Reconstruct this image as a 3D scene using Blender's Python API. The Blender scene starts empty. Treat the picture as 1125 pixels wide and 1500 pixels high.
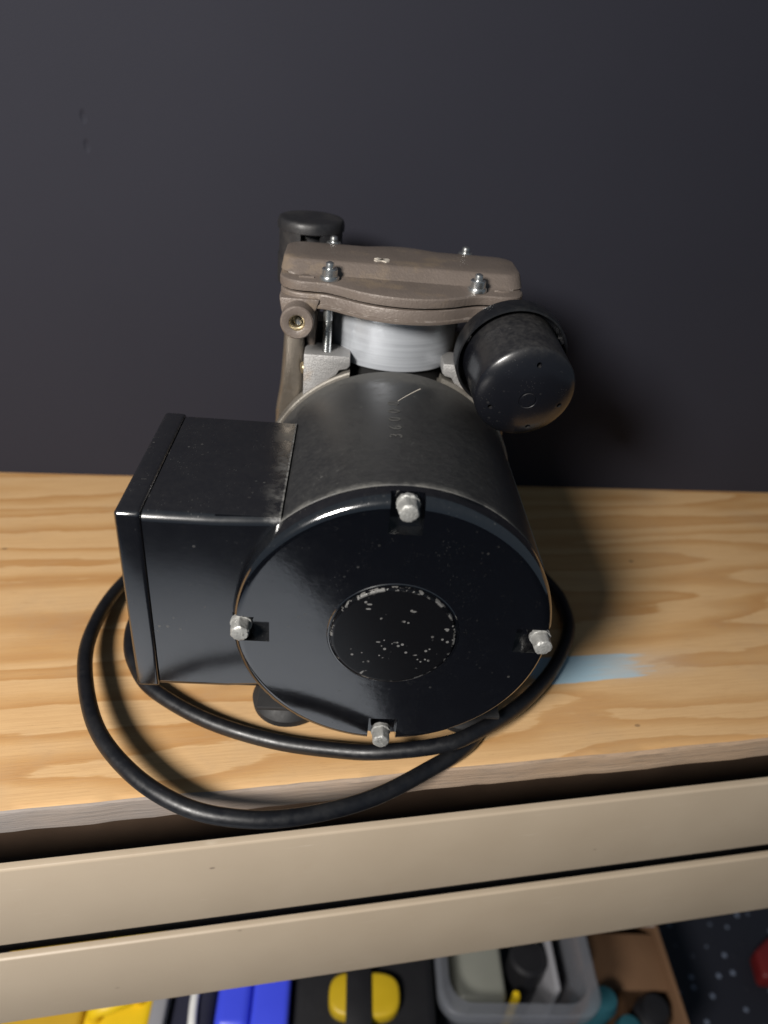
import bpy, bmesh, math, random
from mathutils import Vector, Matrix
R_ = math.radians
random.seed(7)
SC = bpy.context.scene
COL = SC.collection

# ------------------------------------------------------------------ camera
cam_d = bpy.data.cameras.new('camera')
cam = bpy.data.objects.new('camera', cam_d); COL.objects.link(cam)
cam_d.sensor_fit = 'VERTICAL'; cam_d.sensor_height = 36.0; cam_d.lens = 25.43
cam_d.clip_start = 0.01; cam_d.clip_end = 50
PITCH, ROLL, YAW = 0.5767, 0.1016, -0.0784
CAM = Vector((-0.0277, -0.2331, 0.3077))
fwd = Vector((-math.sin(YAW)*math.cos(PITCH), math.cos(YAW)*math.cos(PITCH), -math.sin(PITCH)))
rgt = Vector((math.cos(YAW), math.sin(YAW), 0)); upv = rgt.cross(fwd)
r2 = math.cos(ROLL)*rgt + math.sin(ROLL)*upv
u2 = -math.sin(ROLL)*rgt + math.cos(ROLL)*upv
cam.matrix_world = Matrix(((r2.x, u2.x, -fwd.x, CAM.x), (r2.y, u2.y, -fwd.y, CAM.y), (r2.z, u2.z, -fwd.z, CAM.z), (0, 0, 0, 1)))
cam_d.dof.use_dof = True; cam_d.dof.focus_distance = 0.335; cam_d.dof.aperture_fstop = 6.0
SC.camera = cam

# ------------------------------------------------------------------ world, lamp, exposure
w = bpy.data.worlds.new('World'); SC.world = w; w.use_nodes = True
w.node_tree.nodes['Background'].inputs[0].default_value = (0.62, 0.80, 1.0, 1)
w.node_tree.nodes['Background'].inputs[1].default_value = 0.12
ld = bpy.data.lights.new('work_lamp', 'AREA'); ld.shape = 'DISK'; ld.size = 0.26; ld.spread = R_(150); ld.energy = 16.5
ld.color = (1.0, 0.955, 0.90)
lamp = bpy.data.objects.new('work_lamp', ld); COL.objects.link(lamp)
LP = Vector((-0.54, -0.72, 0.68)); lamp.location = LP
lamp.rotation_euler = (Vector((-0.10, 0.0, -0.08)) - LP).to_track_quat('-Z', 'Y').to_euler()
SC.view_settings.view_transform = 'Standard'; SC.view_settings.look = 'None'
SC.view_settings.exposure = 0.0; SC.view_settings.gamma = 1.0; SC.view_settings.use_curve_mapping = False
SC.render.engine = 'CYCLES'; SC.cycles.use_denoising = True; SC.cycles.max_bounces = 8; SC.cycles.caustics_reflective = False; SC.cycles.caustics_refractive = False

# ------------------------------------------------------------------ node helpers
def new_mat(name):
    m = bpy.data.materials.new(name); m.use_nodes = True
    return m, m.node_tree.nodes, m.node_tree.links, m.node_tree.nodes['Principled BSDF']
class NT:
    def __init__(s, name):
        s.m, s.n, s.l, s.b = new_mat(name); s._oc = None
    def N(s, t, ins=None, **kw):
        k = s.n.new(t)
        for a, b in kw.items(): setattr(k, a, b)
        for a, b in (ins or {}).items():
            if hasattr(b, 'is_linked') or isinstance(b, bpy.types.NodeSocket): s.l.new(b, k.inputs[a])
            else: k.inputs[a].default_value = b
        return k
    def oc(s):
        if s._oc is None: s._oc = s.N('ShaderNodeTexCoord').outputs['Object']
        return s._oc
    def mapped(s, scale=(1, 1, 1), rot=(0, 0, 0), loc=(0, 0, 0)):
        return s.N('ShaderNodeMapping', {'Vector': s.oc(), 'Scale': scale, 'Rotation': rot, 'Location': loc}).outputs[0]
    def noise(s, vec, scale, detail=4, rough=.55, dist=0):
        return s.N('ShaderNodeTexNoise', {'Vector': vec, 'Scale': scale, 'Detail': detail, 'Roughness': rough, 'Distortion': dist}).outputs['Fac']
    def voro(s, vec, scale, feat='F1'):
        return s.N('ShaderNodeTexVoronoi', {'Vector': vec, 'Scale': scale}, feature=feat).outputs['Distance']
    def M(s, op, a, b=0.0, c=0.0, clamp=False):
        k = s.N('ShaderNodeMath', operation=op, use_clamp=clamp)
        for i, x in enumerate((a, b, c)):
            if isinstance(x, bpy.types.NodeSocket): s.l.new(x, k.inputs[i])
            else: k.inputs[i].default_value = x
        return k.outputs[0]
    def ss(s, x, lo, hi, o0=0.0, o1=1.0):
        k = s.N('ShaderNodeMapRange', {'Value': x, 'From Min': lo, 'From Max': hi, 'To Min': o0, 'To Max': o1}, interpolation_type='SMOOTHSTEP')
        return k.outputs[0]
    def ramp(s, x, stops, interp='LINEAR'):
        k = s.N('ShaderNodeValToRGB', {'Fac': x}); e = k.color_ramp.elements; k.color_ramp.interpolation = interp
        while len(e) < len(stops): e.new(0.5)
        for i, (p, c) in enumerate(stops): e[i].position = p; e[i].color = (*c, 1)
        return k.outputs[0]
    def mix(s, f, a, b, mode='MIX'):
        k = s.N('ShaderNodeMix', data_type='RGBA', blend_type=mode)
        for i, x in ((0, f), (6, a), (7, b)):
            if isinstance(x, bpy.types.NodeSocket): s.l.new(x, k.inputs[i])
            else: k.inputs[i].default_value = x if i == 0 else (*x, 1)
        return k.outputs[2]
    def sep(s, v):
        k = s.N('ShaderNodeSeparateXYZ', {0: v}); return k.outputs
    def bump(s, h, strength=.3, dist=.001):
        k = s.N('ShaderNodeBump', {'Height': h, 'Strength': strength, 'Distance': dist}); s.l.new(k.outputs[0], s.b.inputs['Normal'])
    def edges(s, radius=.0007, lo=.80, hi=.97):
        g = s.N('ShaderNodeNewGeometry').outputs['Normal']; b = s.N('ShaderNodeBevel', {'Radius': radius}, samples=6).outputs[0]
        return s.ss(s.N('ShaderNodeVectorMath', {0: g, 1: b}, operation='DOT_PRODUCT').outputs['Value'], hi, lo)
    def set(s, **kw):
        names = dict(col='Base Color', rough='Roughness', metal='Metallic', ior='IOR', spec='Specular IOR Level', coat='Coat Weight', coat_rough='Coat Roughness', trans='Transmission Weight', alpha='Alpha', sheen='Sheen Weight')
        for a, x in kw.items():
            i = s.b.inputs[names[a]]
            if isinstance(x, bpy.types.NodeSocket): s.l.new(x, i)
            else: i.default_value = (*x, 1) if a == 'col' else x
        return s.m

MAT = {}
def plain(name, col, rough=.5, metal=0., var=.12, nscale=60, bump=0., ior=1.45, bscale=None, fine=0.0):
    t = NT(name); n = t.noise(t.oc(), nscale, 5)
    a = tuple(c*(1-var) for c in col); b = tuple(min(1, c*(1+var)) for c in col)
    t.set(col=t.mix(n, a, b), rough=t.M('ADD', t.M('MULTIPLY', t.M('SUBTRACT', n, .5), .2), rough, clamp=True), metal=metal, ior=ior)
    if bump: t.bump(t.noise(t.oc(), bscale or nscale*4, 4), bump, .0006)
    MAT[name] = t.m; return t.m

# painted black steel: glossy where clean, dust on surfaces that face up, tiny specks
def black_paint(name, base=(.010, .0105, .012), rough=.16, dust=.5, speck=.5, ior=1.75, dust_col=(.17, .165, .15), wob=.06, dustscale=14, extra=None, wear=0):
    t = NT(name); oc = t.oc()
    geo = t.N('ShaderNodeNewGeometry'); nz = t.sep(geo.outputs['Normal'])[2]
    upf = t.ss(nz, .15, .95)
    n1 = t.noise(oc, dustscale, 6, .6); n2 = t.noise(oc, 90, 5, .65); n3 = t.noise(oc, 420, 3, .6)
    d = t.M('MULTIPLY', t.ss(n1, .10, .95, .45, 1.0), t.ss(t.M('ADD', t.M('MULTIPLY', n2, .35), t.M('MULTIPLY', n3, .65)), .30, .75, .25, 1.0))
    d = t.M('MULTIPLY', t.M('MULTIPLY', d, upf), dust)
    wipe = t.M('MULTIPLY', t.ss(n1, .5, .8), .015*dust)
    d = t.M('ADD', d, wipe)
    v = t.voro(oc, 210); sp = t.M('MULTIPLY', t.ss(v, .17, .10), t.ss(t.noise(oc, 37, 3), .50, .68))
    v2 = t.voro(t.mapped((1, .45, 1), (0.3, .5, .8)), 700); sp2 = t.M('MULTIPLY', t.ss(v2, .24, .1), t.ss(n2, .46, .62))
    sp = t.M('MULTIPLY', t.M('MAXIMUM', sp, t.M('MULTIPLY', sp2, .45)), speck, clamp=True)
    tot = t.M('ADD', d, t.M('MULTIPLY', sp, .55), clamp=True)
    if extra: tot = t.M('ADD', tot, extra(t, upf, n2, n3), clamp=True)
    if wear: tot = t.M('ADD', tot, t.M('MULTIPLY', t.M('MULTIPLY', t.edges(), t.ss(t.noise(oc, 110, 4, .65), .56, .62)), wear), clamp=True)
    col = t.mix(tot, base, dust_col)
    r = t.M('ADD', rough, t.M('ADD', t.M('MULTIPLY', upf, .22*min(1, dust+.2)), t.M('MULTIPLY', tot, 1.1)))
    r = t.M('ADD', r, t.M('MULTIPLY', t.M('SUBTRACT', n2, .5), .10), clamp=True)
    t.set(col=col, rough=r, ior=ior)
    t.bump(t.M('ADD', t.M('MULTIPLY', n1, wob*8), t.M('ADD', t.M('MULTIPLY', n3, .035), t.M('MULTIPLY', n2, .05))), .30, .0006)
    MAT[name] = t.m; return t
def shell_dust(t, upf, n2, n3):
    y = t.sep(t.oc())[1]
    a = t.M('MULTIPLY', t.ss(y, .0150, .0108), t.ss(n2, .35, .65, .1, .55))
    b = t.M('MULTIPLY', t.M('MULTIPLY', t.ss(t.M('ADD', y, t.M('MULTIPLY', n2, .02)), .117, .130), upf), .34)
    return t.M('MULTIPLY', t.M('ADD', a, b), t.ss(n3, .2, .7, .5, 1.0))
def box_dust(t, upf, n2, n3):
    x = t.sep(t.oc())[0]
    a = t.M('MULTIPLY', t.ss(x, -.0620, -.0500), t.ss(n2, .40, .70))
    b = t.ss(t.M('ADD', x, t.M('MULTIPLY', n3, .0006)), -.0508, -.0500)
    return t.M('MULTIPLY', t.M('MULTIPLY', t.M('ADD', a, b), upf), t.ss(n3, .2, .7, .08, .42))
black_paint('shell_paint', base=(.013, .0135, .015), rough=.34, dust=.15, speck=.6, ior=1.6, extra=shell_dust)
black_paint('cap_paint', base=(.0018, .0021, .0032), rough=.10, dust=.05, speck=.40, ior=2.5, wob=.09)
black_paint('box_paint', base=(.0040, .0044, .0060), rough=.17, dust=.05, speck=.45, ior=2.3, extra=box_dust, wear=.45)

black_paint('cup_plastic', base=(.006, .0065, .009), rough=.24, dust=.24, speck=.35, ior=1.55, dust_col=(.16, .15, .135), wob=.10, dustscale=45)

def hub_paint():
    t = NT('hub_paint'); oc = t.oc(); x, y, z = t.sep(oc)
    rr = t.M('SQRT', t.M('ADD', t.M('MULTIPLY', x, x), t.M('MULTIPLY', z, z)))
    edge = t.ss(rr, .0258, .0271)
    n = t.noise(oc, 130, 4, .6)
    v = t.voro(oc, 330); v2 = t.voro(t.mapped((1, 1, 2.4), (0, .4, 0)), 150)
    chip = t.M('MAXIMUM', t.M('MULTIPLY', t.ss(v, .24, .18), t.ss(t.noise(oc, 60, 2), .52, .58)),
               t.M('MULTIPLY', t.ss(v2, .2, .15), t.ss(t.noise(oc, 75, 2), .56, .62)))
    rim = t.M('MULTIPLY', edge, t.ss(t.M('ADD', t.M('MULTIPLY', n, .5), t.M('MULTIPLY', t.noise(oc, 420, 3, .6), .5)), .52, .57))
    tot = t.M('MAXIMUM', chip, rim, clamp=True)
    t.set(col=t.mix(tot, (.0030, .0031, .0038), (.27, .265, .255)), rough=t.M('ADD', .2, t.M('MULTIPLY', tot, .15)), metal=t.M('MULTIPLY', tot, .6), ior=1.5)
    t.bump(t.M('SUBTRACT', 1.0, tot), .3, .0003); MAT['hub_paint'] = t.m
hub_paint()

def rubber(name, col=(.011, .0115, .013), rough=.42, grey=.35, ior=1.5):
    t = NT(name); oc = t.oc(); n = t.noise(oc, 55, 6, .65); n2 = t.noise(t.mapped((1, 1, 1), (.3, .2, .9)), 240, 5, .6)
    f = t.M('MULTIPLY', t.ss(n, .42, .74), grey)
    t.set(col=t.mix(f, col, (.16, .15, .135)), rough=t.M('ADD', rough, t.M('MULTIPLY', t.M('SUBTRACT', n2, .45), .5), clamp=True), ior=ior)
    t.bump(t.M('ADD', n2, n), .22, .0005); MAT[name] = t.m
rubber('filter_plastic', col=(.006, .0065, .008), rough=.30, grey=.10, ior=1.6)
rubber('cap_plastic', col=(.016, .016, .018), rough=.45, grey=.14)
rubber('cord_rubber', col=(.0035, .0040, .0058), rough=.40, grey=.035, ior=1.5)
rubber('foot_rubber', col=(.010, .010, .011), rough=.65, grey=.05)

def cast(name, col, rough, metal, gb, scale=900, stain=None, wear=None):
    t = NT(name); oc = t.oc(); n = t.noise(oc, scale, 3, .7); n1 = t.noise(oc, 45, 5, .6)
    c = t.mix(n1, tuple(x*.78 for x in col), tuple(min(1, x*1.2) for x in col))
    c = t.mix(t.M('MULTIPLY', t.ss(n, .55, .75), .35), c, tuple(min(1, x*1.5) for x in col))
    if stain: c = t.mix(t.M('MULTIPLY', t.ss(t.noise(oc, 38, 5, .65), .52, .68), stain[1]), c, stain[0])
    if wear: c = t.mix(t.M('MULTIPLY', t.edges(), t.ss(t.noise(oc, 170, 4, .65), .50, .60), clamp=True), c, wear)
    t.set(col=c, rough=t.M('ADD', rough, t.M('MULTIPLY', t.M('SUBTRACT', n1, .5), .25), clamp=True), metal=metal)
    t.bump(n, gb, .0005); MAT[name] = t.m
cast('cast_aluminium', (.36, .355, .35), .5, .55, .9, 1300, ((.34, .23, .12), .45))
cast('flange_aluminium', (.22, .205, .18), .5, .5, .5, 1100, ((.10, .085, .07), .6))
cast('side_casting', (.20, .175, .145), .40, .75, .3, 500, ((.14, .10, .06), .5))
cast('bronze_paint', (.150, .122, .104), .45, .12, .6, 700, ((.25, .19, .13), .55), (.50, .46, .42))
cast('zinc', (.36, .36, .345), .5, .5, 1.0, 420, ((.20, .20, .185), .8))
plain('screw_steel', (.62, .63, .62), .28, .95, .15, 200)
plain('brass', (.42, .34, .21), .38, .8, .35, 200)
plain('digit_grey', (.060, .059, .056), .6, 0, .5, 300)  # grey lighter than the shell, so the stamped digits show
plain('black_void', (.004, .004, .004), .8)

def sleeve_mat():
    t = NT('brushed_aluminium'); v = t.mapped((6, 6, 900)); n = t.noise(v, 1.0, 4, .6); n2 = t.noise(t.mapped((300, 300, 14)), 1.0, 3)
    t.set(col=t.mix(n, (.40, .425, .46), (.66, .69, .735)), rough=t.ss(n, .2, .8, .34, .50), metal=.55)
    t.b.inputs['Anisotropic'].default_value = .3; t.bump(t.M('ADD', n, t.M('MULTIPLY', n2, .2)), .12, .0003); MAT['brushed_aluminium'] = t.m
sleeve_mat()

def ply_top():
    t = NT('plywood_face'); oc = t.oc()
    warp = t.N('ShaderNodeVectorMath', {0: t.mapped((2.2, 21.0, 1), loc=(.3, .2, 0)), 1: t.N('ShaderNodeVectorMath', {0: t.N('ShaderNodeTexNoise', {'Vector': t.mapped((11, 30, 1)), 'Scale': 1.0, 'Detail': 4.0}).outputs['Color'], 'Scale': .22}, operation='SCALE').outputs[0]}, operation='ADD').outputs[0]
    big = t.noise(warp, 1.0, 2.0, .45)
    ser = t.noise(t.mapped((45, 420, 1)), 1.0, 3, .6)
    ring = t.M('FRACT', t.M('ADD', t.M('MULTIPLY', big, 7.0), t.M('MULTIPLY', t.M('SUBTRACT', ser, .5), .22)))
    figure = t.ramp(ring, [(0, (.60, .39, .195)), (.45, (.585, .37, .178)), (.68, (.515, .30, .125)), (.92, (.435, .225, .080)), (.97, (.47, .26, .10)), (1.0, (.60, .39, .195))])
    broad = t.noise(t.mapped((2.2, 6, 1), loc=(3, 1, 0)), 1.0, 3)
    c = t.mix(t.ss(broad, .40, .72, .0, .5), figure, (.59, .38, .19))
    fib = t.noise(t.mapped((26, 900, 1)), 1.0, 4, .65)
    c = t.mix(t.ss(fib, .38, .66, 0, .42), c, (.46, .27, .125))
    pore = t.noise(t.mapped((90, 2600, 1)), 1.0, 2, .6)
    c = t.mix(t.ss(pore, .62, .76, 0, .5), c, (.26, .14, .06))
    spk = t.M('MULTIPLY', t.ss(t.voro(t.mapped((38, 60, 1)), 1.0), .085, .05), t.ss(t.noise(oc, 9, 2), .5, .6))
    c = t.mix(t.M('MULTIPLY', spk, .7), c, (.10, .065, .04))
    grime = t.noise(oc, 13, 5, .65)
    c = t.mix(t.ss(grime, .48, .80, 0, .40), c, (.36, .26, .17))
    # old pale blue paint smear dragged along the grain (board coordinates)
    x, y, z = t.sep(oc)
    SX, SY = 0.1347, 0.0626
    dx = t.M('SUBTRACT', x, SX); dy = t.M('SUBTRACT', y, SY)
    sn = t.noise(t.mapped((34, 260, 1)), 1.0, 4, .6)
    wig = t.M('MULTIPLY', t.M('SUBTRACT', sn, .5), .05)
    lx = t.M('ADD', dx, wig)
    st = t.M('ADD', t.M('MULTIPLY', sn, .6), t.M('MULTIPLY', t.noise(t.mapped((70, 900, 1)), 1.0, 3, .6), .4))
    fall = t.ss(dx, -.010, .085, -.42, .40)
    lim = t.ss(t.M('ABSOLUTE', dy), .0135, .0085, .9, 0.0)
    body = t.M('MULTIPLY', t.ss(t.M('SUBTRACT', t.M('SUBTRACT', st, fall), lim), .38, .62), t.ss(lx, -.040, -.032))
    c = t.mix(t.M('MULTIPLY', body, .82), c, (.30, .52, .66))
    tail = t.M('MULTIPLY', t.M('MULTIPLY', t.ss(lx, .0, .03), t.ss(lx, .10, .02)), t.ss(t.M('ABSOLUTE', dy), .017, .004))
    c = t.mix(t.M('MULTIPLY', tail, .5), c, (.47, .40, .33))
    t.set(col=c, rough=t.ss(fib, .2, .8, .44, .62), ior=1.42)
    t.bump(t.M('ADD', t.M('MULTIPLY', fib, .7), t.M('MULTIPLY', pore, .5)), .28, .0005); MAT['plywood_face'] = t.m
ply_top()
def ply_edge():
    t = NT('plywood_edge'); oc = t.oc(); x, y, z = t.sep(oc)
    fib = t.noise(t.mapped((60, 60, 700)), 1.0, 4, .7); lay = t.noise(t.mapped((5, 5, 420)), 1.0, 2, .5)
    c = t.mix(lay, (.24, .155, .095), (.44, .32, .22))
    c = t.mix(t.ss(fib, .45, .75, 0, .55), c, (.16, .13, .10))
    gx = t.M('ADD', t.ss(x, .16, -.24), t.M('MULTIPLY', t.M('SUBTRACT', t.noise(oc, 22, 4), .5), .7), clamp=True)
    c = t.mix(t.M('MULTIPLY', gx, .75), c, (.19, .186, .19))
    t.set(col=c, rough=.7); t.bump(t.M('ADD', fib, lay), .5, .0008); MAT['plywood_edge'] = t.m
ply_edge()
def foam():
    t = NT('black_foam_board'); oc = t.oc(); n = t.noise(oc, 700, 4, .7); n1 = t.noise(oc, 6, 4)
    h = t.M('MULTIPLY', n, .25)
    for px, pz, s in ((-.1950, .2535, 1.0), (-.1950, .2375, .8)):
        q = t.N('ShaderNodeVectorMath', {0: oc, 1: (px, -.003, pz)}, operation='SUBTRACT').outputs[0]
        q = t.N('ShaderNodeVectorMath', {0: q, 1: (1.0, 0, .55)}, operation='MULTIPLY').outputs[0]
        d = t.N('ShaderNodeVectorMath', {0: q}, operation='LENGTH').outputs['Value']
        h = t.M('SUBTRACT', h, t.M('MULTIPLY', t.ss(d, .0026, .0004), 2.2*s))
    t.set(col=t.mix(n1, (.0150, .0156, .0245), (.0185, .0192, .0295)), rough=.82, ior=1.4); t.bump(h, .35, .0012); MAT['black_foam_board'] = t.m
foam()
def beige():
    t = NT('beige_enamel'); oc = t.oc(); n = t.noise(oc, 18, 4); n2 = t.noise(oc, 500, 3, .6)
    sc = t.noise(t.mapped((18, 18, 320), (0, .06, 0)), 1.0, 3, .6)
    c = t.mix(n, (.345, .278, .203), (.395, .325, .243))
    c = t.mix(t.ss(sc, .66, .76, 0, .4), c, (.62, .55, .46))
    c = t.mix(t.ss(t.noise(oc, 45, 5, .7), .55, .8, 0, .35), c, (.34, .26, .18))
    ch = t.M('MULTIPLY', t.ss(t.voro(t.mapped((1, 1, 1.6)), 55), .11, .04), t.ss(t.noise(oc, 24, 2), .56, .62)); c = t.mix(t.M('MULTIPLY', ch, .8), c, (.16, .12, .09))
    t.set(col=c, rough=t.ss(n, .2, .8, .42, .55)); t.bump(n2, .08, .0005); MAT['beige_enamel'] = t.m
beige()
plain('brown_wood', (.050, .030, .018), .7, 0, .35, 30, .3)
def mat_rubber():
    t = NT('speckled_rubber'); oc = t.oc()
    v = t.N('ShaderNodeTexVoronoi', {'Vector': oc, 'Scale': 48.0, 'Randomness': .6})
    on = t.ss(v.outputs['Distance'], .20, .12)
    pick = t.ss(t.sep(v.outputs['Color'])[0], .10, .6)
    c = t.mix(t.M('MULTIPLY', on, pick), (.006, .007, .014), (.16, .19, .26))
    t.set(col=c, rough=.7); t.bump(on, .4, .002); MAT['speckled_rubber'] = t.m
mat_rubber()
plain('pale_reflector', (.80, .85, .93), .85, 0, .06, 7, .2, bscale=300)
plain('yellow_plastic', (.74, .50, .010), .45, 0, .10, 20, .1)
plain('handle_yellow', (.50, .34, .012), .45, 0, .2, 25, .1)
plain('ochre_plastic', (.55, .33, .02), .5, 0, .15, 20, .1)
plain('grey_plastic', (.24, .24, .26), .55, 0, .12, 30, .1)
plain('blue_plastic', (.050, .075, .72), .38, 0, .08, 20, .06)
plain('black_plastic', (.010, .010, .012), .5, 0, .2, 40, .15)
plain('navy_fabric', (.012, .013, .030), .85, 0, .3, 60, .4)
plain('white_plastic', (.75, .75, .74), .4, 0, .05)
plain('cardboard', (.15, .08, .04), .85, 0, .22, 16, .2)
plain('cardboard_print', (.40, .36, .34), .8, 0, .2, 25, .2)
plain('teal_rubber', (.018, .085, .11), .45, 0, .2, 30, .1)
plain('red_plastic', (.13, .010, .010), .45, 0, .15, 30, .1)
plain('label_paper', (.55, .50, .43), .5, 0, .15, 60, .05)
plain('milky_plastic', (.19, .195, .17), .45, 0, .25, 14, .1)
def clear():
    t = NT('clear_plastic'); n = t.noise(t.oc(), 40, 4)
    t.set(col=(.36, .38, .43), rough=t.ss(n, .2, .8, .25, .4), trans=.5, ior=1.2, alpha=.40); MAT['clear_plastic'] = t.m
clear()

# ------------------------------------------------------------------ mesh helpers
def mesh_obj(name, verts, faces, mat, parent=None, smooth=40, mats=None):
    me = bpy.data.meshes.new(name); me.from_pydata([tuple(v) for v in verts], [], faces); me.update()
    bm = bmesh.new(); bm.from_mesh(me); bmesh.ops.recalc_face_normals(bm, faces=bm.faces); bm.to_mesh(me); bm.free()
    return finish(name, me, mat, parent, smooth, mats)
def finish(name, me, mat, parent=None, smooth=40, mats=None):
    for m in (mats or [mat]): me.materials.append(MAT[m])
    if smooth:
        me.polygons.foreach_set('use_smooth', [True]*len(me.polygons)); me.set_sharp_from_angle(angle=R_(smooth))
    o = bpy.data.objects.new(name, me); COL.objects.link(o)
    if parent: o.parent = parent
    return o
def bm_obj(name, bm, mat, parent=None, smooth=40, mats=None):
    bmesh.ops.recalc_face_normals(bm, faces=bm.faces)
    me = bpy.data.meshes.new(name); bm.to_mesh(me); bm.free()
    return finish(name, me, mat, parent, smooth, mats)
def frame(axis):
    a = Vector(axis).normalized(); h = Vector((0, 0, 1)) if abs(a.z) < .9 else Vector((1, 0, 0))
    u = a.cross(h).normalized(); return u, a.cross(u), a
def lathe(name, prof, origin, axis, mat, parent=None, n=64, smooth=35, rings=None):
    """prof: list of (radius, distance along axis)"""
    u, v, a = frame(axis); o = Vector(origin); vs = []; fs = []; idx = []
    for r, t in prof:
        if r < 1e-7: idx.append([len(vs)]); vs.append(o + a*t)
        else:
            idx.append(list(range(len(vs), len(vs)+n)))
            for k in range(n):
                c = 2*math.pi*k/n; vs.append(o + a*t + u*(r*math.cos(c)) + v*(r*math.sin(c)))
    for A, B in zip(idx, idx[1:]):
        for k in range(n):
            k2 = (k+1) % n
            if len(A) == 1 and len(B) == 1: continue
            if len(A) == 1: fs.append((A[0], B[k], B[k2]))
            elif len(B) == 1: fs.append((A[k], A[k2], B[0]))
            else: fs.append((A[k], A[k2], B[k2], B[k]))
    return mesh_obj(name, vs, fs, mat, parent, smooth)
def box(name, lo, hi, mat, parent=None, bev=.001, seg=2, rotz=0, pivot=None, mats=None):
    bm = bmesh.new(); bmesh.ops.create_cube(bm, size=1)
    lo, hi = Vector(lo), Vector(hi)
    for v in bm.verts: v.co = Vector((lo[i] + (v.co[i]+.5)*(hi[i]-lo[i]) for i in range(3)))
    if bev: bmesh.ops.bevel(bm, geom=list(bm.edges), offset=bev, segments=seg, profile=.5, affect='EDGES')
    if rotz:
        p = Vector(pivot or (lo+hi)/2); bmesh.ops.rotate(bm, verts=bm.verts, cent=p, matrix=Matrix.Rotation(rotz, 3, 'Z'))
    return bm_obj(name, bm, mat, parent, 40, mats)
def prism(name, poly, a0, a1, plane, mat, parent=None, bev=.0008, seg=2):
    """poly in two axes, extruded along third; plane 'xz' extrudes along y, 'xy' along z"""
    bm = bmesh.new()
    f = lambda p, d: (p[0], d, p[1]) if plane == 'xz' else (p[0], p[1], d)
    A = [bm.verts.new(f(p, a0)) for p in poly]; B = [bm.verts.new(f(p, a1)) for p in poly]
    bm.faces.new(A); bm.faces.new(B)
    for i in range(len(poly)): j = (i+1) % len(poly); bm.faces.new((A[i], A[j], B[j], B[i]))
    bmesh.ops.recalc_face_normals(bm, faces=bm.faces)
    if bev: bmesh.ops.bevel(bm, geom=list(bm.edges), offset=bev, segments=seg, profile=.5, affect='EDGES')
    return bm_obj(name, bm, mat, parent, 35)
def tube(name, pts, r, mat, parent=None, n=16, sub=10, closed_ends=True):
    P = [Vector(p) for p in pts]; Q = []
    for i in range(len(P)-1):
        p0 = P[i-1] if i else P[0]*2-P[1]; p1, p2 = P[i], P[i+1]; p3 = P[i+2] if i+2 < len(P) else P[-1]*2-P[-2]
        for k in range(sub):
            t = k/sub; Q.append(.5*((2*p1)+(p2-p0)*t+(2*p0-5*p1+4*p2-p3)*t*t+(3*p1-p0-3*p2+p3)*t**3))
    Q.append(P[-1]); vs = []; fs = []; prev = None
    for i, q in enumerate(Q):
        d = (Q[min(i+1, len(Q)-1)] - Q[max(i-1, 0)]).normalized()
        if prev is None: u = d.orthogonal().normalized()
        else: u = (prev - d*prev.dot(d)).normalized()
        prev = u; v = d.cross(u)
        for k in range(n): c = 2*math.pi*k/n; vs.append(q + u*(r*math.cos(c)) + v*(r*math.sin(c)))
        if i: fs += [((i-1)*n+k, (i-1)*n+(k+1) % n, i*n+(k+1) % n, i*n+k) for k in range(n)]
    if closed_ends: fs += [tuple(range(n)), tuple(range((len(Q)-1)*n, len(Q)*n))]
    return mesh_obj(name, vs, fs, mat, parent, 60)
def boolean(o, cutters, op='DIFFERENCE', smooth=35):
    for c in cutters:
        m = o.modifiers.new('b', 'BOOLEAN'); m.operation = op; m.object = c; m.solver = 'EXACT'
    dg = bpy.context.evaluated_depsgraph_get(); dg.update()
    me = bpy.data.meshes.new_from_object(o.evaluated_get(dg)); o.modifiers.clear(); old = o.data; o.data = me
    if smooth: me.polygons.foreach_set('use_smooth', [True]*len(me.polygons)); me.set_sharp_from_angle(angle=R_(smooth))
    for c in cutters: bpy.data.objects.remove(c, do_unlink=True)
    return o
def empty(name, loc=(0, 0, 0)):
    o = bpy.data.objects.new(name, None); COL.objects.link(o); o.location = loc; return o
def tag(o, label, cat, group=None):
    o['label'] = label; o['category'] = cat
    if group: o['group'] = group
    return o
def text_mesh(name, s, size, mat, parent, mw, thick=.00012):
    cu = bpy.data.curves.new(name, 'FONT'); cu.body = s; cu.size = size; cu.align_x = 'CENTER'; cu.align_y = 'CENTER'; cu.extrude = thick; cu.resolution_u = 3
    o = bpy.data.objects.new(name, cu); COL.objects.link(o)
    dg = bpy.context.evaluated_depsgraph_get(); dg.update()
    me = bpy.data.meshes.new_from_object(o.evaluated_get(dg)); bpy.data.objects.remove(o, do_unlink=True)
    me.transform(mw); return finish(name, me, mat, parent, 0)

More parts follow.
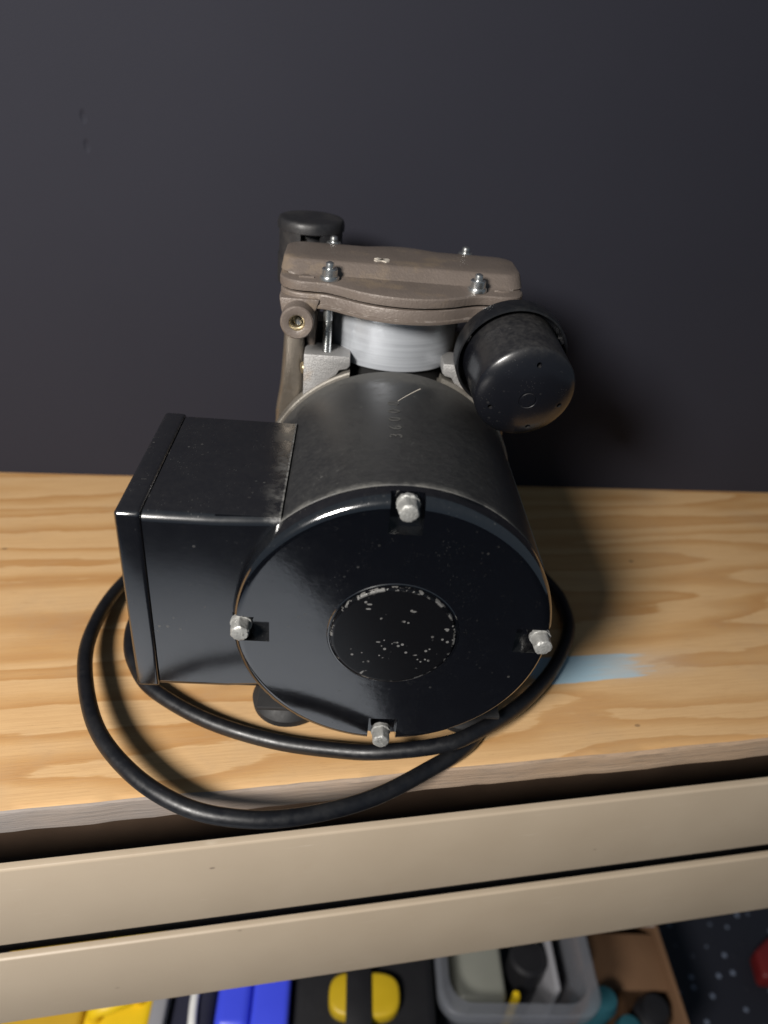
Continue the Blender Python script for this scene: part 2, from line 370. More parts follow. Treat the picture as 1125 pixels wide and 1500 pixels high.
# ------------------------------------------------------------------ the bench (its own axes, turned 8.6 degrees to the compressor)
BY = 0.1509
FLOOR = -0.72
bench = empty('workbench', (0, -0.0042, 0)); bench.rotation_euler = (0, 0, BY)
tag(bench, 'workbench with worn plywood top on two beige painted rails', 'workbench')
def plywood():
    bm = bmesh.new(); nx, x0, x1 = 160, -.72, .72
    T = .0159; prof = [(.0060, 0), (.0014, 0), (.0003, -.0006), (0, -.0016), (0.0003, -.006), (0, -.011), (.0005, -.0150), (.0016, -T)]
    rows = []
    rnd = random.Random(3); wob = [0]*(nx+1)
    for i in range(nx+1): wob[i] = .0004*math.sin(i*.31)+.0003*math.sin(i*.83+1)+rnd.uniform(-.00022, .00022)
    for i in range(nx+1):
        x = x0+(x1-x0)*i/nx
        rows.append([bm.verts.new((x, .52, 0))] + [bm.verts.new((x, p[0]+wob[i]*(0 if k == 0 else 1 if k > 2 else .6)+(rnd.uniform(-.00015, .00015) if k else 0), p[1])) for k, p in enumerate(prof)] + [bm.verts.new((x, .52, -T))])
    m = len(rows[0])
    for i in range(nx):
        for k in range(m):
            k2 = (k+1) % m
            f = bm.faces.new((rows[i][k], rows[i+1][k], rows[i+1][k2], rows[i][k2])); f.material_index = 0 if k < 2 else 1; f.smooth = False
    for r in (rows[0], rows[-1]): bm.faces.new(r).material_index = 1
    return bm_obj('plywood_top', bm, None, bench, 30, ['plywood_face', 'plywood_edge'])
plywood()
def rail(z0, z1):
    # flat painted steel slat
    P = [(0.0, z0), (0.0, z1), (.004, z1), (.004, z0)]
    bm = bmesh.new(); A = [bm.verts.new((-.70, p[0], p[1])) for p in P]; B = [bm.verts.new((.70, p[0], p[1])) for p in P]
    bm.faces.new(A); bm.faces.new(B)
    for i in range(4): j = (i+1) % 4; bm.faces.new((A[i], A[j], B[j], B[i]))
    bmesh.ops.recalc_face_normals(bm, faces=bm.faces)
    ed = [e for e in bm.edges if abs(e.verts[0].co.x-e.verts[1].co.x) > 1 and all(v.co.y < 1e-6 for v in e.verts)]
    bmesh.ops.bevel(bm, geom=ed, offset=.0018, segments=3, profile=.5, affect='EDGES')
    o = bm_obj('rail', bm, 'beige_enamel', bench, 30); o.rotation_euler = (0, -.008, 0); return o
rail(-.1115, -.0425); rail(-.1985, -.1258)
box('gap_shade_strip', (-.70, .016, -.150), (.70, .022, -.088), 'black_plastic', bench, .0005)  # black strip added behind the rails, stands in for shade in the gap
box('inner_joist', (-.70, .055, -.19), (.70, .085, -.0160), 'brown_wood', bench, .001)
box('inner_joist', (-.70, .44, -.19), (.70, .47, -.0160), 'brown_wood', bench, .001)
for x in (-.715, .680):
    for y in (.003, .455):
        box('leg', (x, y, FLOOR-.0005), (x+.035, y+.05, -.0160), 'beige_enamel', bench, .001)
    box('side_rail', (x+.005, .05, -.19), (x+.030, .46, -.10), 'beige_enamel', bench, .001)

# ------------------------------------------------------------------ backdrop and floor
bd = box('backdrop_board', (-.80, 0, 0), (.70, .006, .62), 'black_foam_board', None, .0006)
bd.location = (0, .2823, -.0004); bd.rotation_euler = (0, 0, .0674)
tag(bd, 'matte black foam board standing upright on the plywood as a backdrop', 'backdrop')
fl = mesh_obj('floor', [(-2.5, -3, FLOOR), (2.5, -3, FLOOR), (2.5, 2, FLOOR), (-2.5, 2, FLOOR)], [(0, 1, 2, 3)], 'speckled_rubber', None, 0)
fl['kind'] = 'structure'
sheet = prism('reflection_sheet', [(-1.3, -.36), (.02, -.36), (.09, -.62), (.03, -.80), (-.03, -.93), (-.12, -1.07), (-.24, -1.20), (-1.3, -1.25)], FLOOR-.0002, FLOOR+.004, 'xy', 'pale_reflector', None, .001)  # added out of view, outline shaped for the pale reflection in the end cap
tag(sheet, 'unseen pale blue-grey sheet added on the floor for the end cap reflection', 'sheet')

# ------------------------------------------------------------------ the air compressor
ZC = .092; RM = .070
comp = empty('air_compressor', (0, .08, 0))
tag(comp, 'black and bronze electric piston air compressor standing on the plywood bench', 'air compressor')
comp_inv = Matrix.Translation((0, -.08, 0))
AX = (0, 1, 0)
shell = lathe('motor_shell', [(.060, .0104), (.0692, .0104), (.0700, .0112), (.0701, .03), (.0701, .105), (.0701, .122), (.0697, .1262), (.0685, .1275), (.05, .1275)], (0, 0, ZC), AX, 'shell_paint', None, 128)
cap = lathe('end_cap', [(0, .0), (.0400, 0), (.0648, 0), (.0656, 0), (.0672, .0004), (.0685, .0014), (.0695, .0032), (.0700, .0056), (.0700, .0100), (.0692, .0103), (.050, .0103), (0, .0103)], (0, 0, ZC), AX, 'cap_paint', None, 128)
cut = []
BOLT = [(math.pi/2, .0), (0, .0), (-math.pi/2, .0), (math.pi, .0)]
for a, _ in BOLT:
    c = box('cut', (.0535, -.004, -.0068), (.085, .0062, .0068), 'black_void', None, 0)
    c.rotation_euler = (0, -a-.0044, 0); c.location = (0, 0, ZC); cut.append(c)
boolean(cap, cut)
hub = lathe('centre_plate', [(0, -.0016), (.0200, -.0016), (.0256, -.0016), (.0262, -.0016), (.0269, -.0013), (.0273, -.0006), (.0274, .0004)], (0, 0, 0), AX, 'hub_paint', cap, 96)
hub.location = (0, 0, ZC)
lathe('paint_bead', [(.0274, .0002), (.0279, -.0005), (.0285, -.0004), (.0290, .0002)], (0, 0, ZC), AX, 'cap_paint', cap, 96)

def hex_bolt(loc, rot, parent):
    """rough zinc hex head on a short shank, facing -y"""
    prof = [(0, -.0042), (.0029, -.0040), (.0035, -.0038), (.0040, -.0033), (.0042, -.0028)]
    bm = bmesh.new(); rnd = random.Random(int(rot*1000)+5)
    rings = []; n = 36
    for r, y in prof[1:] + [(.0042, .0024), (.0047, .0026), (.0047, .0044)]:
        ring = []
        for k in range(n):
            c = 2*math.pi*k/n; hexr = .0038/math.cos(((c+math.pi/6) % (math.pi/3))-math.pi/6)
            rr = min(r, hexr*(1.0 if y < .0025 else 1.3))*(1+rnd.uniform(-.05, .05)); ring.append(bm.verts.new((rr*math.cos(c+rot), y+rnd.uniform(-.00022, .00022), rr*math.sin(c+rot))))
        rings.append(ring)
    for k in range(4):                                   # shank
        pass
    sh = [[bm.verts.new((.0022*math.cos(2*math.pi*k/n), y, .0022*math.sin(2*math.pi*k/n))) for k in range(n)] for y in (.0046, .0066)]
    rings += sh
    for A, B in zip(rings, rings[1:]):
        for k in range(n): bm.faces.new((A[k], A[(k+1) % n], B[(k+1) % n], B[k]))
    bm.faces.new(rings[0]); bm.faces.new(rings[-1])
    for v in bm.verts: v.co += Vector(loc)
    o = bm_obj('bolt', bm, 'zinc', parent, 38)
    for s, dx, sz, ang in (('8', -.0014, .0027, 1.57), ('8', -.0014, .0027, 1.57), ('H', .0014, .0026, 1.57)):
        off = Vector((dx, 0, .0009 if s == '8' and not hex_bolt.flip else (-.0009 if s == '8' else 0)))
        hex_bolt.flip = not hex_bolt.flip if s == '8' else False
        off = Matrix.Rotation(rot, 3, 'Y') @ off
        mw = Matrix.Translation(Vector(loc)+off+Vector((0, -.0040, 0))) @ Matrix.Rotation(rot, 4, 'Y') @ Matrix.Rotation(math.pi/2, 4, 'X') @ Matrix.Rotation(ang, 4, 'Z')
        text_mesh('head_mark', s, sz*.75, 'zinc', o, mw, .00018)
    return o
hex_bolt.flip = False
for (a, _), rt in zip(BOLT, (.35, -.5, .9, .1)):
    hex_bolt((.0657*math.cos(a), 0, ZC+.0657*math.sin(a)), rt, comp)

# stamped number across the top of the shell, read from the side
def on_shell(x, y, h=.0):
    a = math.asin(x/.0701); return Vector((x, y, ZC+(.0701+h)*math.cos(a))), a
for ch, y in zip('36000', (.0525, .0605, .0690, .0775, .0862)):
    p, a = on_shell(-.0030, y, -.00008)
    mw = Matrix.Translation(p) @ Matrix.Rotation(a, 4, 'Y') @ Matrix.Rotation(math.pi/2, 4, 'Z')
    cu = bpy.data.curves.new('c', 'FONT'); bpy.data.curves.remove(cu)
    text_mesh('stamped_digit', ch, .0082, 'digit_grey', shell, mw, .00022)
def scratch(p0, p1, wd):
    vs = []; N = 10
    for i in range(N+1):
        t = i/N; x = p0[0]+(p1[0]-p0[0])*t; y = p0[1]+(p1[1]-p0[1])*t; ww = wd*(.45+.55*t)
        for s in (-1, 1): q, _ = on_shell(x+s*ww*.45, y-s*ww*.7, .00006); vs.append(q)
    mesh_obj('scratch', vs, [(2*i, 2*i+1, 2*i+3, 2*i+2) for i in range(N)], 'label_paper', shell, 60)
scratch((-.0012, .0888), (.0112, .1076), .0005)
# nameplate wrapped on the right flank
vs = []; N = 14
for i in range(N+1):
    a = R_(-28+52*i/N)
    for y in (.020, .112):
        for h in (.0700, .0705): vs.append((h*math.cos(a), y, ZC+h*math.sin(a)))
fs = []
for i in range(N):
    b = 4*i; fs += [(b+1, b+3, b+7, b+5), (b, b+4, b+6, b+2), (b, b+1, b+5, b+4), (b+2, b+6, b+7, b+3)]
fs += [(0, 2, 3, 1), (4*N, 4*N+1, 4*N+3, 4*N+2)]
mesh_obj('nameplate', vs, fs, 'label_paper', shell, 30)

# wiring box on the left flank
def wiring_box():
    x0, x1, y0, y1, z0, z1 = -.1050, -.0500, .0085, .0997, .0451, .1425
    bm = bmesh.new(); bmesh.ops.create_cube(bm, size=1)
    for v in bm.verts: v.co = Vector((x0+(v.co.x+.5)*(x1-x0), y0+(v.co.y+.5)*(y1-y0), z0+(v.co.z+.5)*(z1-z0)))
    # slight fold in the front sheet
    ed = [e for e in bm.edges if abs(e.verts[0].co.x-e.verts[1].co.x) > .04 and all(abs(v.co.y-y0) < 1e-5 for v in e.verts)]
    top = [e for e in bm.edges if abs(e.verts[0].co.x-e.verts[1].co.x) > .04]
    bmesh.ops.bevel(bm, geom=top, offset=.0042, segments=6, profile=.5, affect='EDGES')
    bmesh.ops.bisect_plane(bm, geom=list(bm.verts)+list(bm.edges)+list(bm.faces), plane_co=(-.0735, 0, 0), plane_no=(1, 0, .02))
    for v in bm.verts:
        if v.co.x > -.0730 and v.co.y < y0+.003: v.co.y += (v.co.x+.0735)*.085
        v.co.x = v.co.x if v.co.x > x0+.001 else x0
    o = bm_obj('wiring_box', bm, 'box_paint', comp, 25)
    # cover: shallow pan with its own rounded lip, a little proud of the box
    P = []
    lid = box('cover', (-.1160, y0-.0003, z0-.0002), (-.1053, y1+.0003, z1+.0003), 'box_paint', o, .0019, 4)
    box('cover_face', (-.1166, y0+.0030, z0+.0030), (-.1156, y1-.004, z1-.0075), 'box_paint', lid, .0004, 1)
    return o
wb = wiring_box()
lathe('strain_relief', [(0, 0), (.0075, 0), (.0078, .004), (.0066, .012), (.0052, .016), (0, .016)], (-.095, .0985, .070), (0, 1, -.15), 'cord_rubber', wb, 24)

# crankcase casting
flange = lathe('crankcase_flange', [(.05, .1276), (.0706, .1276), (.0714, .1282), (.0716, .1292), (.0716, .1350), (.0708, .1362), (.066, .140), (.0645, .150), (.0640, .195), (.060, .203), (.045, .206), (0, .206)], (0, 0, ZC), AX, 'flange_aluminium', comp, 96)
boolean(flange, [box('cut', (-.0250, .1200, .1480), (.0240, .2300, .1900), 'black_void', None, 0)])
earL = [(-.0490, .1670), (-.0247, .1670), (-.0245, .1618), (-.0262, .1600), (-.0300, .1592), (-.0318, .1562), (-.0345, .1545), (-.0390, .1500), (-.0390, .1350), (-.0490, .1350)]
for s in (1, -1):
    e = prism('deck_ear', [(s*p[0]-(.0005), p[1]) for p in earL], .1290, .1480, 'xz', 'cast_aluminium', flange, .0007)
    prism('deck_ear', [(s*p[0]-(.0005), p[1]) for p in earL], .1820, .2010, 'xz', 'cast_aluminium', flange, .0007)
# side wall of the casting under the intake port
prism('side_wall', [(-.0655, .095), (-.0650, .130), (-.0625, .146), (-.0612, .165), (-.0600, .184), (-.0500, .184), (-.0500, .095)], .1365, .192, 'xz', 'side_casting', flange, .0030, 3)
prism('side_wall', [(.0655, .095), (.0650, .130), (.0625, .146), (.0612, .165), (.0600, .184), (.0500, .184), (.0500, .095)], .1365, .192, 'xz', 'side_casting', flange, .0030, 3)
lathe('plug', [(0, 0), (.0028, 0), (.0034, .0012), (.0036, .004), (0, .004)], (-.0508, .133, .1575), (1, .35, 0), 'brass', flange, 20)

# cylinder sleeve and head
XS, YS = -.0005, .164
lathe('cylinder_sleeve', [(.029, .1601), (.0340, .1601), (.0344, .1605), (.0344, .1930), (.029, .1930)], (XS-.0012, YS, 0), (0, 0, 1), 'brushed_aluminium', comp, 96)
lathe('dark_gap_core', [(.02, .1480), (.0310, .1480), (.0310, .1603), (.02, .1603)], (XS, YS, 0), (0, 0, 1), 'black_void', comp, 48)  # near-black core darkens the gap below the sleeve
def smax(a, b, k): 
    h = max(k-abs(a-b), 0)/k; return max(a, b)+h*h*k*.25
def outline(xm, hd, bulge, corner, inset=0.0, back=None):
    """closed outline: x from -xm..xm; front edge at YS-g, back edge at YS+g"""
    pts = []; xm -= inset; hd -= inset; corner = max(corner-inset*.3, .002)
    def g(x, bl):
        ax = abs(x); e = hd
        if ax > xm-corner: q = (ax-(xm-corner))/corner; e = hd-corner+corner*math.sqrt(max(0, 1-q*q))
        b = math.sqrt(max(0, (bl-inset)**2-x*x)) if bl > 0 else 0
        return smax(e, b, .008) if b > 0 else e
    xs = []
    M_ = 64
    for i in range(M_+1): xs.append(-xm*math.cos(math.pi*i/M_))
    F = [(x+XS, YS-g(x, bulge)) for x in xs]; Bk = [(x+XS, YS+g(x, bulge if back is None else back)) for x in reversed(xs)]
    return F + Bk
def loft(name, rings, mat, parent):
    vs = []; fs = []; n = len(rings[0][0])
    for pts, z in rings: vs += [(p[0], p[1], z) for p in pts]
    for i in range(len(rings)-1):
        for k in range(n): fs.append((i*n+k, i*n+(k+1) % n, (i+1)*n+(k+1) % n, (i+1)*n+k))
    half = n//2
    for base in (0, (len(rings)-1)*n):
        for k in range(half-1): fs.append((base+k, base+k+1, base+n-2-k, base+n-1-k))
    return mesh_obj(name, vs, fs, mat, parent, 24)
HO = dict(xm=.0630, hd=.0345, bulge=.0495, corner=.013)
lower = loft('valve_plate', [(outline(**HO, inset=.0012), .1909), (outline(**HO, inset=.0002), .1912), (outline(**HO), .1918), (outline(**HO), .1928), (outline(**HO, inset=.0007), .1932), (outline(**HO, inset=.0007), .1974), (outline(**HO, inset=.0010), .1981), (outline(**HO, inset=.0018), .1984)], 'bronze_paint', comp)
lathe('gasket', [(.0, .1980), (.0460, .1980), (.0460, .1995), (0, .1995)], (XS, YS, 0), (0, 0, 1), 'black_void', lower, 64)
BO = dict(xm=.0625, hd=.0225, bulge=.0, corner=.009, back=.027)
head = loft('head_cover', [(outline(**HO, inset=.0018), .1992), (outline(**HO, inset=.0004), .1996), (outline(**HO, inset=.0002), .2004), (outline(**HO, inset=.0003), .2034), (outline(**HO, inset=.0008), .2041), (outline(**HO, inset=.0018), .2044),
    (outline(**dict(HO, xm=.0627, hd=.0262, bulge=.040)), .2050), (outline(**dict(BO, hd=.0248, xm=.0627)), .2056), (outline(**dict(BO, hd=.0240, xm=.0626)), .2062), (outline(**dict(BO, hd=.0190, xm=.0619, back=.024)), .2105), (outline(**dict(BO, hd=.0182, xm=.0613, back=.0232)), .2111), (outline(**dict(BO, hd=.0170, xm=.0602, back=.022)), .2114), (outline(**dict(BO, hd=.0100, xm=.0520, back=.014)), .2116)], 'bronze_paint', comp)
# cast triangle marks and a cross mark on the cover
for x, y, s, z in ((-.0495, .1375, 1, .2052), (.0500, .1390, -1, .2052)):
    prism('cast_mark', [(x-.0038, y-.0025), (x+.0038, y-.0025), (x, y+.0035*s)], z-.002, z+.0003, 'xy', 'bronze_paint', head, 0)
for a in (.6, -.75):
    b = box('cross_mark', (-.0042, -.0012, -.0003), (.0042, .0012, .00022), 'label_paper', head, 0); b.location = (-.0118, .1530, .2118); b.rotation_euler = (0, 0, a)

def cap_screw(x, y):
    s = lathe('head_screw', [(0, .2134), (.0010, .2134), (.0020, .2128), (.0022, .2118), (.0022, .2102), (.0036, .2102), (.0040, .2098), (.0040, .2066), (.0048, .2064), (.0050, .2058), (.0050, .2046), (.0018, .2044)], (x, y, 0), (0, 0, 1), 'screw_steel', comp, 28)
    # stud below the head with cut thread
    prof = [(.0024, .205), (.0024, .1845)]
    z = .1840; i = 0
    while z > .1660: prof += [(.0025, z), (.0020, z-.00045)]; z -= .0009
    prof += [(.0022, .1655)]
    lathe('threaded_shank', prof, (x, y, 0), (0, 0, 1), 'screw_steel', s, 20, smooth=20)
    for k in range(18):
        pass
    return s
for sx in (-.0375, .0375):
    for sy in (-.0285, .0275): cap_screw(XS+sx, YS+sy)

# intake port boss, front left, with brass fitting
boss = lathe('port_boss', [(.0040, .0), (.0046, -.0004), (.0076, -.0004), (.0083, .0003), (.0084, .0012), (.0084, .034), (0, .034)], (-.0527, .1190, .1866), AX, 'bronze_paint', lower, 40)
lathe('fitting', [(.0046, -.0002), (.0040, .0016), (.0036, .0022), (.0030, .0024), (.0024, .0060), (.0, .0070)], (-.0527, .1190, .1866), AX, 'brass', boss, 28)
bz = lathe('plug', [(0, .0020), (.0010, .0021), (.0016, .0028), (.0018, .006), (0, .006)], (-.0520, .1190, .1860), AX, 'screw_steel', boss, 16)
prism('boss_web', [(-.0625, .1960), (-.0613, .1885), (-.0560, .1830), (-.0480, .1842), (-.0440, .1900), (-.0420, .1960)], .1285, .165, 'xz', 'bronze_paint', lower, .0012)
prism('rib', [(-.0500, .1860), (-.0436, .1860), (-.0445, .1660), (-.0490, .1660)], .143, .165, 'xz', 'bronze_paint', lower, .0008)

# cup filter, front right
FA = Vector((.0030, -.037, -.0062)).normalized()
FO = Vector((.0540, .1180, .1815))
boss2 = lathe('port_boss', [(0, -.030), (.0100, -.030), (.0105, -.001), (.0085, .004), (0, .004)], FO, FA, 'bronze_paint', lower, 40)
filt = empty('cup_filter', FO); 
ring = lathe('mount_ring', [(.008, .0), (.0266, .0), (.0276, .0008), (.0280, .0022), (.0281, .0098), (.0278, .0108), (.0270, .0110), (.0265, .0104), (.0263, .0030), (.0240, .0026), (.0200, .0026)], FO, FA, 'filter_plastic', None, 80)
cup = lathe('cup', [(.0200, .0022), (.0235, .0022), (.0240, .0060), (.0240, .0300), (.0240, .0384), (.0237, .0392), (.0228, .0401), (.0200, .0418), (.0150, .0436), (.0080, .0449), (.0045, .0453), (.0043, .0450), (.0036, .0450), (.0034, .0454), (0, .0455), ], FO, FA, 'cup_plastic', None, 80)
fu, fv, fa = frame(FA)
def fpt(a, r, t): return FO + fa*t + Vector((math.cos(a), 0, 0)).dot(Vector((1, 0, 0)))*r*(Vector((1, 0, 0))-fa*fa.x).normalized() + math.sin(a)*r*((Vector((0, 0, 1))-fa*fa.z).normalized())
cuts = []
cup_solid = cup
for a in (84, 172+28, -14, -75):
    p = fpt(R_(a), .0172, .0392)
    cuts.append(lathe('cut', [(0, 0), (.00125, 0), (.00125, .01), (0, .01)], p, fa, 'black_void', None, 16))
boolean(cup, cuts)
for a in (158, 22):
    p = fpt(R_(a), .0258, .0060)
    c = box('clip', (-.0016, -.0022, -.0022), (.0016, .0022, .0022), 'filter_plastic', None, .0006); c.location = p; c.rotation_euler = (0, -R_(a), 0)
    c.parent = filt; c.matrix_parent_inverse = Matrix.Translation(-FO)
    lathe('clip_pin', [(0, -.0036), (.0010, -.0036), (.0011, .002), (0, .002)], p, AX, 'cap_plastic', None, 12)
    q = bpy.data.objects[-1] if False else COL.objects[-1]; q.parent = filt; q.matrix_parent_inverse = Matrix.Translation(-FO)
for o in (ring, cup): o.parent = filt; o.matrix_parent_inverse = Matrix.Translation(-FO)

# round vent filter behind the head, rear left
VX, VY = -.0520, .2120
vent = lathe('vent_filter', [(0, .2178), (.0150, .2180), (.0178, .2181), (.0184, .2178), (.0190, .2168), (.0194, .2150), (.0194, .2122), (.0186, .2116), (.0, .2116)], (VX, VY, 0), (0, 0, 1), 'cap_plastic', comp, 56)
lathe('inner_core', [(0, .2120), (.0125, .2120), (.0130, .2090), (.0120, .2086), (.0120, .1950), (0, .1950)], (VX, VY, 0), (0, 0, 1), 'cap_plastic', vent, 40)
lathe('skirt', [(0, .1810), (.0188, .1810), (.0192, .1820), (.0192, .1975), (.0180, .1980), (.0, .1980)], (VX, VY, 0), (0, 0, 1), 'cap_plastic', vent, 56)
for k in range(4):
    a = R_(48+90*k); vs = []; fs = []; N = 8
    for i in range(N+1):
        c = a+R_(-27+54*i/N)
        for r in (.0160, .0191):
            for z in (.1970, .2120): vs.append((VX+r*math.cos(c), VY+r*math.sin(c), z))
    for i in range(N): b = 4*i; fs += [(b, b+1, b+5, b+4), (b+2, b+6, b+7, b+3), (b, b+4, b+6, b+2), (b+1, b+3, b+7, b+5)]
    fs += [(0, 2, 3, 1), (4*N, 4*N+1, 4*N+3, 4*N+2)]
    mesh_obj('window_post', vs, fs, 'cap_plastic', vent, 40)
tube('vent_elbow', [(VX, VY, .185), (VX, VY, .168), (VX, VY-.006, .160), (VX, VY-.03, .158)], .0070, 'cast_aluminium', vent, 16, 6)

# base plate, rubber feet
base = prism('base_plate', [(-.062, .018), (-.062, .165), (.062, .165), (.062, .018)], .0205, .0230, 'xy', 'foot_rubber', comp, .0006)
for s in (-1, 1):
    prism('saddle', [(s*.030, .0225), (s*.0560, .0225), (s*.0600, .048), (s*.0535, .0475), (s*.040, .0350)], .030, .150, 'xz', 'foot_rubber', base, .0005)
for x in (-.0480, .0480):
    for y in (.0420, .1480):
        lathe('rubber_foot', [(0, -.0002), (.0160, -.0002), (.0185, .0020), (.0190, .0060), (.0165, .0105), (.0130, .0130), (.0125, .0165), (.0150, .0175), (.0150, .0206), (0, .0206)], (x, y, 0), (0, 0, 1), 'foot_rubber', comp, 40)

# power cord: out of the box, round the front, round the back, out over the bench edge and in under the motor
inner = [(-.0952, .1100, .0690), (-.0985, .1250, .0560), (-.1130, .1330, .0270), (-.1330, .1180, .0110), (-.1425, .0960, .0075), (-.1403, .0762, .007), (-.1332, .0587, .006), (-.1201, .0428, .0052), (-.0895, .0237, .0042), (-.0530, .0123, .0042), (-.0182, .0073, .006), (.0023, .0050, .009), (.0298, .0068, .0125), (.0478, .0130, .0138), (.0774, .0360, .011), (.1042, .0686, .008), (.1226, .1041, .006), (.1260, .1323, .0042), (.1214, .1512, .0042)]
back = [(.1050, .1850, .0042), (.0700, .2180, .0042), (.0100, .2360, .0042), (-.0600, .2280, .0042), (-.1200, .1950, .0042), (-.1480, .1600, .0042)]
outer = [(-0.1600, 0.1264, 0.0060), (-0.1644, 0.0896, 0.0090), (-0.1593, 0.0537, 0.0120), (-0.1397, 0.0106, 0.0145), (-0.1161, -0.0162, 0.0145), (-0.0879, -0.0323, 0.0135), (-0.0630, -0.0372, 0.0120), (-0.0359, -0.0333, 0.0100), (-0.0046, -0.0219, 0.0080), (0.0228, -0.0041, 0.0060), (0.0498, 0.0174, 0.0042), (.0600, .0420, .0042), (.0400, .0700, .0042), (.0000, .0820, .0042)]
cord_rnd = random.Random(11)
path = [(x+cord_rnd.uniform(-.0006, .0006), y+cord_rnd.uniform(-.0006, .0006), z) for x, y, z in inner+back+outer]
tube('power_cord', path, .0040, 'cord_rubber', comp, 20, 10)

# hang the loose compressor pieces under their Empty without moving them
for o in list(COL.objects):
    if o.parent is None and o in (shell, cap, filt): o.parent = comp
for o in COL.objects:
    if o.parent is comp: o.matrix_parent_inverse = comp_inv

# ------------------------------------------------------------------ things kept under the bench
# yellow case
yc = empty('tool_case', (-.235, .11, FLOOR))
tag(yc, 'yellow plastic tool case with a moulded grip under the left of the rails', 'case')
def child(o, p): o.parent = p; o.matrix_parent_inverse = Matrix.Translation(-p.location); return o
child(box('body', (-.315, .035, FLOOR), (-.172, .20, -.47), 'yellow_plastic', None, .008, 4), yc)
child(box('side_panel', (-.32, .030, FLOOR+.01), (-.232, .19, -.462), 'ochre_plastic', None, .006, 3), yc)
child(tube('grip', [(-.222, .075, -.472), (-.220, .075, -.456), (-.205, .078, -.452), (-.188, .088, -.455), (-.184, .092, -.472)], .006, 'yellow_plastic', None, 12, 6), yc)
# grey panel
gp = box('panel', (-.1700, .030, FLOOR), (-.1560, .22, -.448), 'grey_plastic', None, .003, 3)
tag(gp, 'flat light grey plastic panel standing on edge between yellow and blue cases', 'panel')
# dark bag with a white strap
bg = empty('bag', (-.134, .12, FLOOR)); tag(bg, 'dark navy fabric bag with a thin white pull tab', 'bag')
child(box('body', (-.155, .045, FLOOR), (-.114, .22, -.462), 'navy_fabric', None, .010, 4), bg)
child(tube('pull_tab', [(-.1290, .046, -.480), (-.1310, .060, -.460), (-.1330, .080, -.458), (-.1335, .094, -.459)], .0040, 'white_plastic', None, 10, 6), bg)
# blue case
bl = empty('blue_case', (-.08, .12, FLOOR)); tag(bl, 'bright blue plastic case with a centre seam between black bag and black case', 'case')
child(box('half_shell', (-.1120, .060, FLOOR), (-.0800, .20, -.450), 'blue_plastic', None, .008, 5), bl)
child(box('half_shell', (-.0792, .058, FLOOR), (-.0440, .20, -.449), 'blue_plastic', None, .006, 5), bl)
# black case with yellow latch
bc = empty('black_case', (.04, .12, FLOOR)); tag(bc, 'black plastic tool case with a rounded yellow handle and black strap', 'case')
child(box('body', (-.0425, .045, FLOOR), (.096, .21, -.462), 'black_plastic', None, .010, 4), bc)
hp = []
for i in range(32):
    a = 2*math.pi*i/32; hp.append((.026+.034*math.copysign(abs(math.cos(a))**.55, math.cos(a)), .090+.020*math.copysign(abs(math.sin(a))**.7, math.sin(a))))
hd_ = prism('handle', hp, -.466, -.448, 'xy', 'handle_yellow', None, .004, 3); child(hd_, bc); 
child(box('strap', (.0080, .055, -.4475), (.0320, .125, -.4445), 'black_plastic', None, .001), bc)
# clear bin
cb = empty('storage_bin', (.175, .16, FLOOR)); tag(cb, 'clear plastic storage bin with a thick rim and mixed contents', 'bin')
def bin_mesh():
    x0, x1, y0, y1, zt = .102, .252, .078, .30, -.450
    def rr(ins, z, r=.022):
        pts = []
        for cx, cy, a0 in ((x1-ins-r, y1-ins-r, 0), (x0+ins+r, y1-ins-r, 90), (x0+ins+r, y0+ins+r, 180), (x1-ins-r, y0+ins+r, 270)):
            for k in range(7): a = R_(a0+15*k); pts.append((cx+r*math.cos(a), cy+r*math.sin(a), z))
        return pts
    R = [rr(.016, FLOOR+.002), rr(.004, -.470), rr(.003, -.468), rr(-.004, -.468), rr(-.005, -.460), rr(-.005, -.452), rr(-.003, zt), rr(.006, zt), rr(.008, -.455), rr(.018, FLOOR+.005)]
    vs = sum(R, []); n = len(R[0]); fs = []
    for i in range(len(R)-1):
        for k in range(n): fs.append((i*n+k, i*n+(k+1) % n, (i+1)*n+(k+1) % n, (i+1)*n+k))
    fs += [tuple(range(n)), tuple(range((len(R)-1)*n, len(R)*n))]
    return mesh_obj('shell', vs, fs, 'clear_plastic', None, 40)
child(bin_mesh(), cb)
t1 = box('plastic_box', (.122, .100, FLOOR+.006), (.172, .26, -.482), 'milky_plastic', None, .006, 3); t1.rotation_euler = (0, 0, 0)
tag(t1, 'milky translucent plastic box inside the clear bin', 'box')
t2 = lathe('jar', [(0, FLOOR+.006), (.017, FLOOR+.006), (.017, -.50), (.019, -.498), (.019, -.470), (.016, -.466), (0, -.466)], (.196, .135, 0), (0, 0, 1), 'black_plastic', None, 32)
tag(t2, 'dark round lidded jar standing inside the clear bin', 'jar')
t3 = box('grey_sheet', (.2185, .105, FLOOR+.006), (.2245, .26, -.470), 'grey_plastic', None, .0015); tag(t3, 'thin grey plastic sheet upright in the clear bin', 'sheet')
t4 = box('yellow_block', (.1760, .098, FLOOR+.006), (.1830, .106, -.474), 'yellow_plastic', None, .002); tag(t4, 'small yellow plastic piece inside the clear bin', 'block')
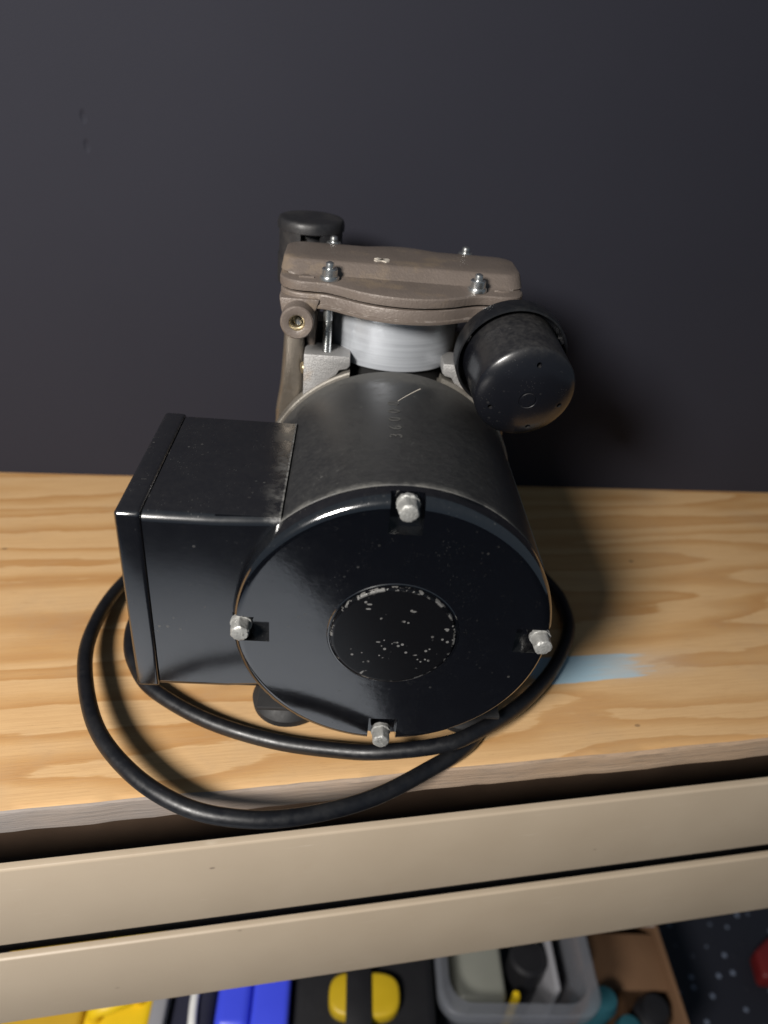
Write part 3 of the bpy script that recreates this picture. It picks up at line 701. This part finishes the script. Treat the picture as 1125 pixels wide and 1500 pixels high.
# cardboard box, open, printed flap
kb = empty('cardboard_box', (.30, .20, FLOOR)); tag(kb, 'open brown cardboard box with pale printed flap beside the clear bin', 'box')
t = .004
child(box('wall', (.268, .150, FLOOR), (.268+t, .34, -.520), 'cardboard', None, .0005), kb)
child(box('wall', (.385, .100, FLOOR), (.385+t, .34, -.560), 'cardboard', None, .0005), kb)
child(box('wall', (.2722, .335, FLOOR), (.3848, .335+t, -.520), 'cardboard', None, .0005), kb)
child(box('wall', (.2722, .100, FLOOR), (.3848, .100+t, -.650), 'cardboard', None, .0005), kb)
child(box('bottom', (.2722, .1042, FLOOR+.001), (.3848, .3348, FLOOR+.006), 'cardboard', None, .0005), kb)
fp = box('flap', (.2724, .215, -.560), (.3846, .3345, -.556), 'cardboard_print', None, .0005); child(fp, kb)
fp2 = box('flap', (.2724, .150, -.575), (.3846, .212, -.571), 'cardboard', None, .0005); child(fp2, kb)
# teal handled tools, ribbed grip
for (x, y, h, lab) in ((.292, .125, -.53, 'short teal rubber tool handle upright in the cardboard box'), (.325, .112, -.565, 'teal rubber tool handle beside a ribbed dark grip')):
    o = lathe('hand_tool', [(0, FLOOR+.0062), (.013, FLOOR+.0062), (.014, h-.06), (.011, h-.04), (.015, h-.014), (.012, h-.003), (0, h)], (x, y, 0), (0, 0, 1), 'teal_rubber', None, 28)
    tag(o, lab, 'tool')
gr_prof = [(0, FLOOR+.0062), (.016, FLOOR+.0062)]
z = -.66
while z < -.565: gr_prof += [(.019, z), (.016, z+.004)]; z += .008
gr_prof += [(.014, -.560), (0, -.558)]
tag(lathe('ribbed_grip', gr_prof, (.357, .128, 0), (0, 0, 1), 'black_plastic', None, 28), 'dark ribbed plastic grip upright in the cardboard box', 'grip')
# red thing on the floor
rd = empty('red_tool', (.60, .245, FLOOR)); tag(rd, 'small red plastic clamp lying on the speckled floor', 'clamp')
child(prism('jaw', [(.575, .22), (.63, .215), (.648, .245), (.61, .275), (.58, .255)], FLOOR, FLOOR+.03, 'xy', 'red_plastic', None, .006, 3), rd)
child(tube('handle', [(.62, .25, FLOOR+.014), (.66, .27, FLOOR+.013), (.71, .275, FLOOR+.012)], .011, 'red_plastic', None, 12, 6), rd)
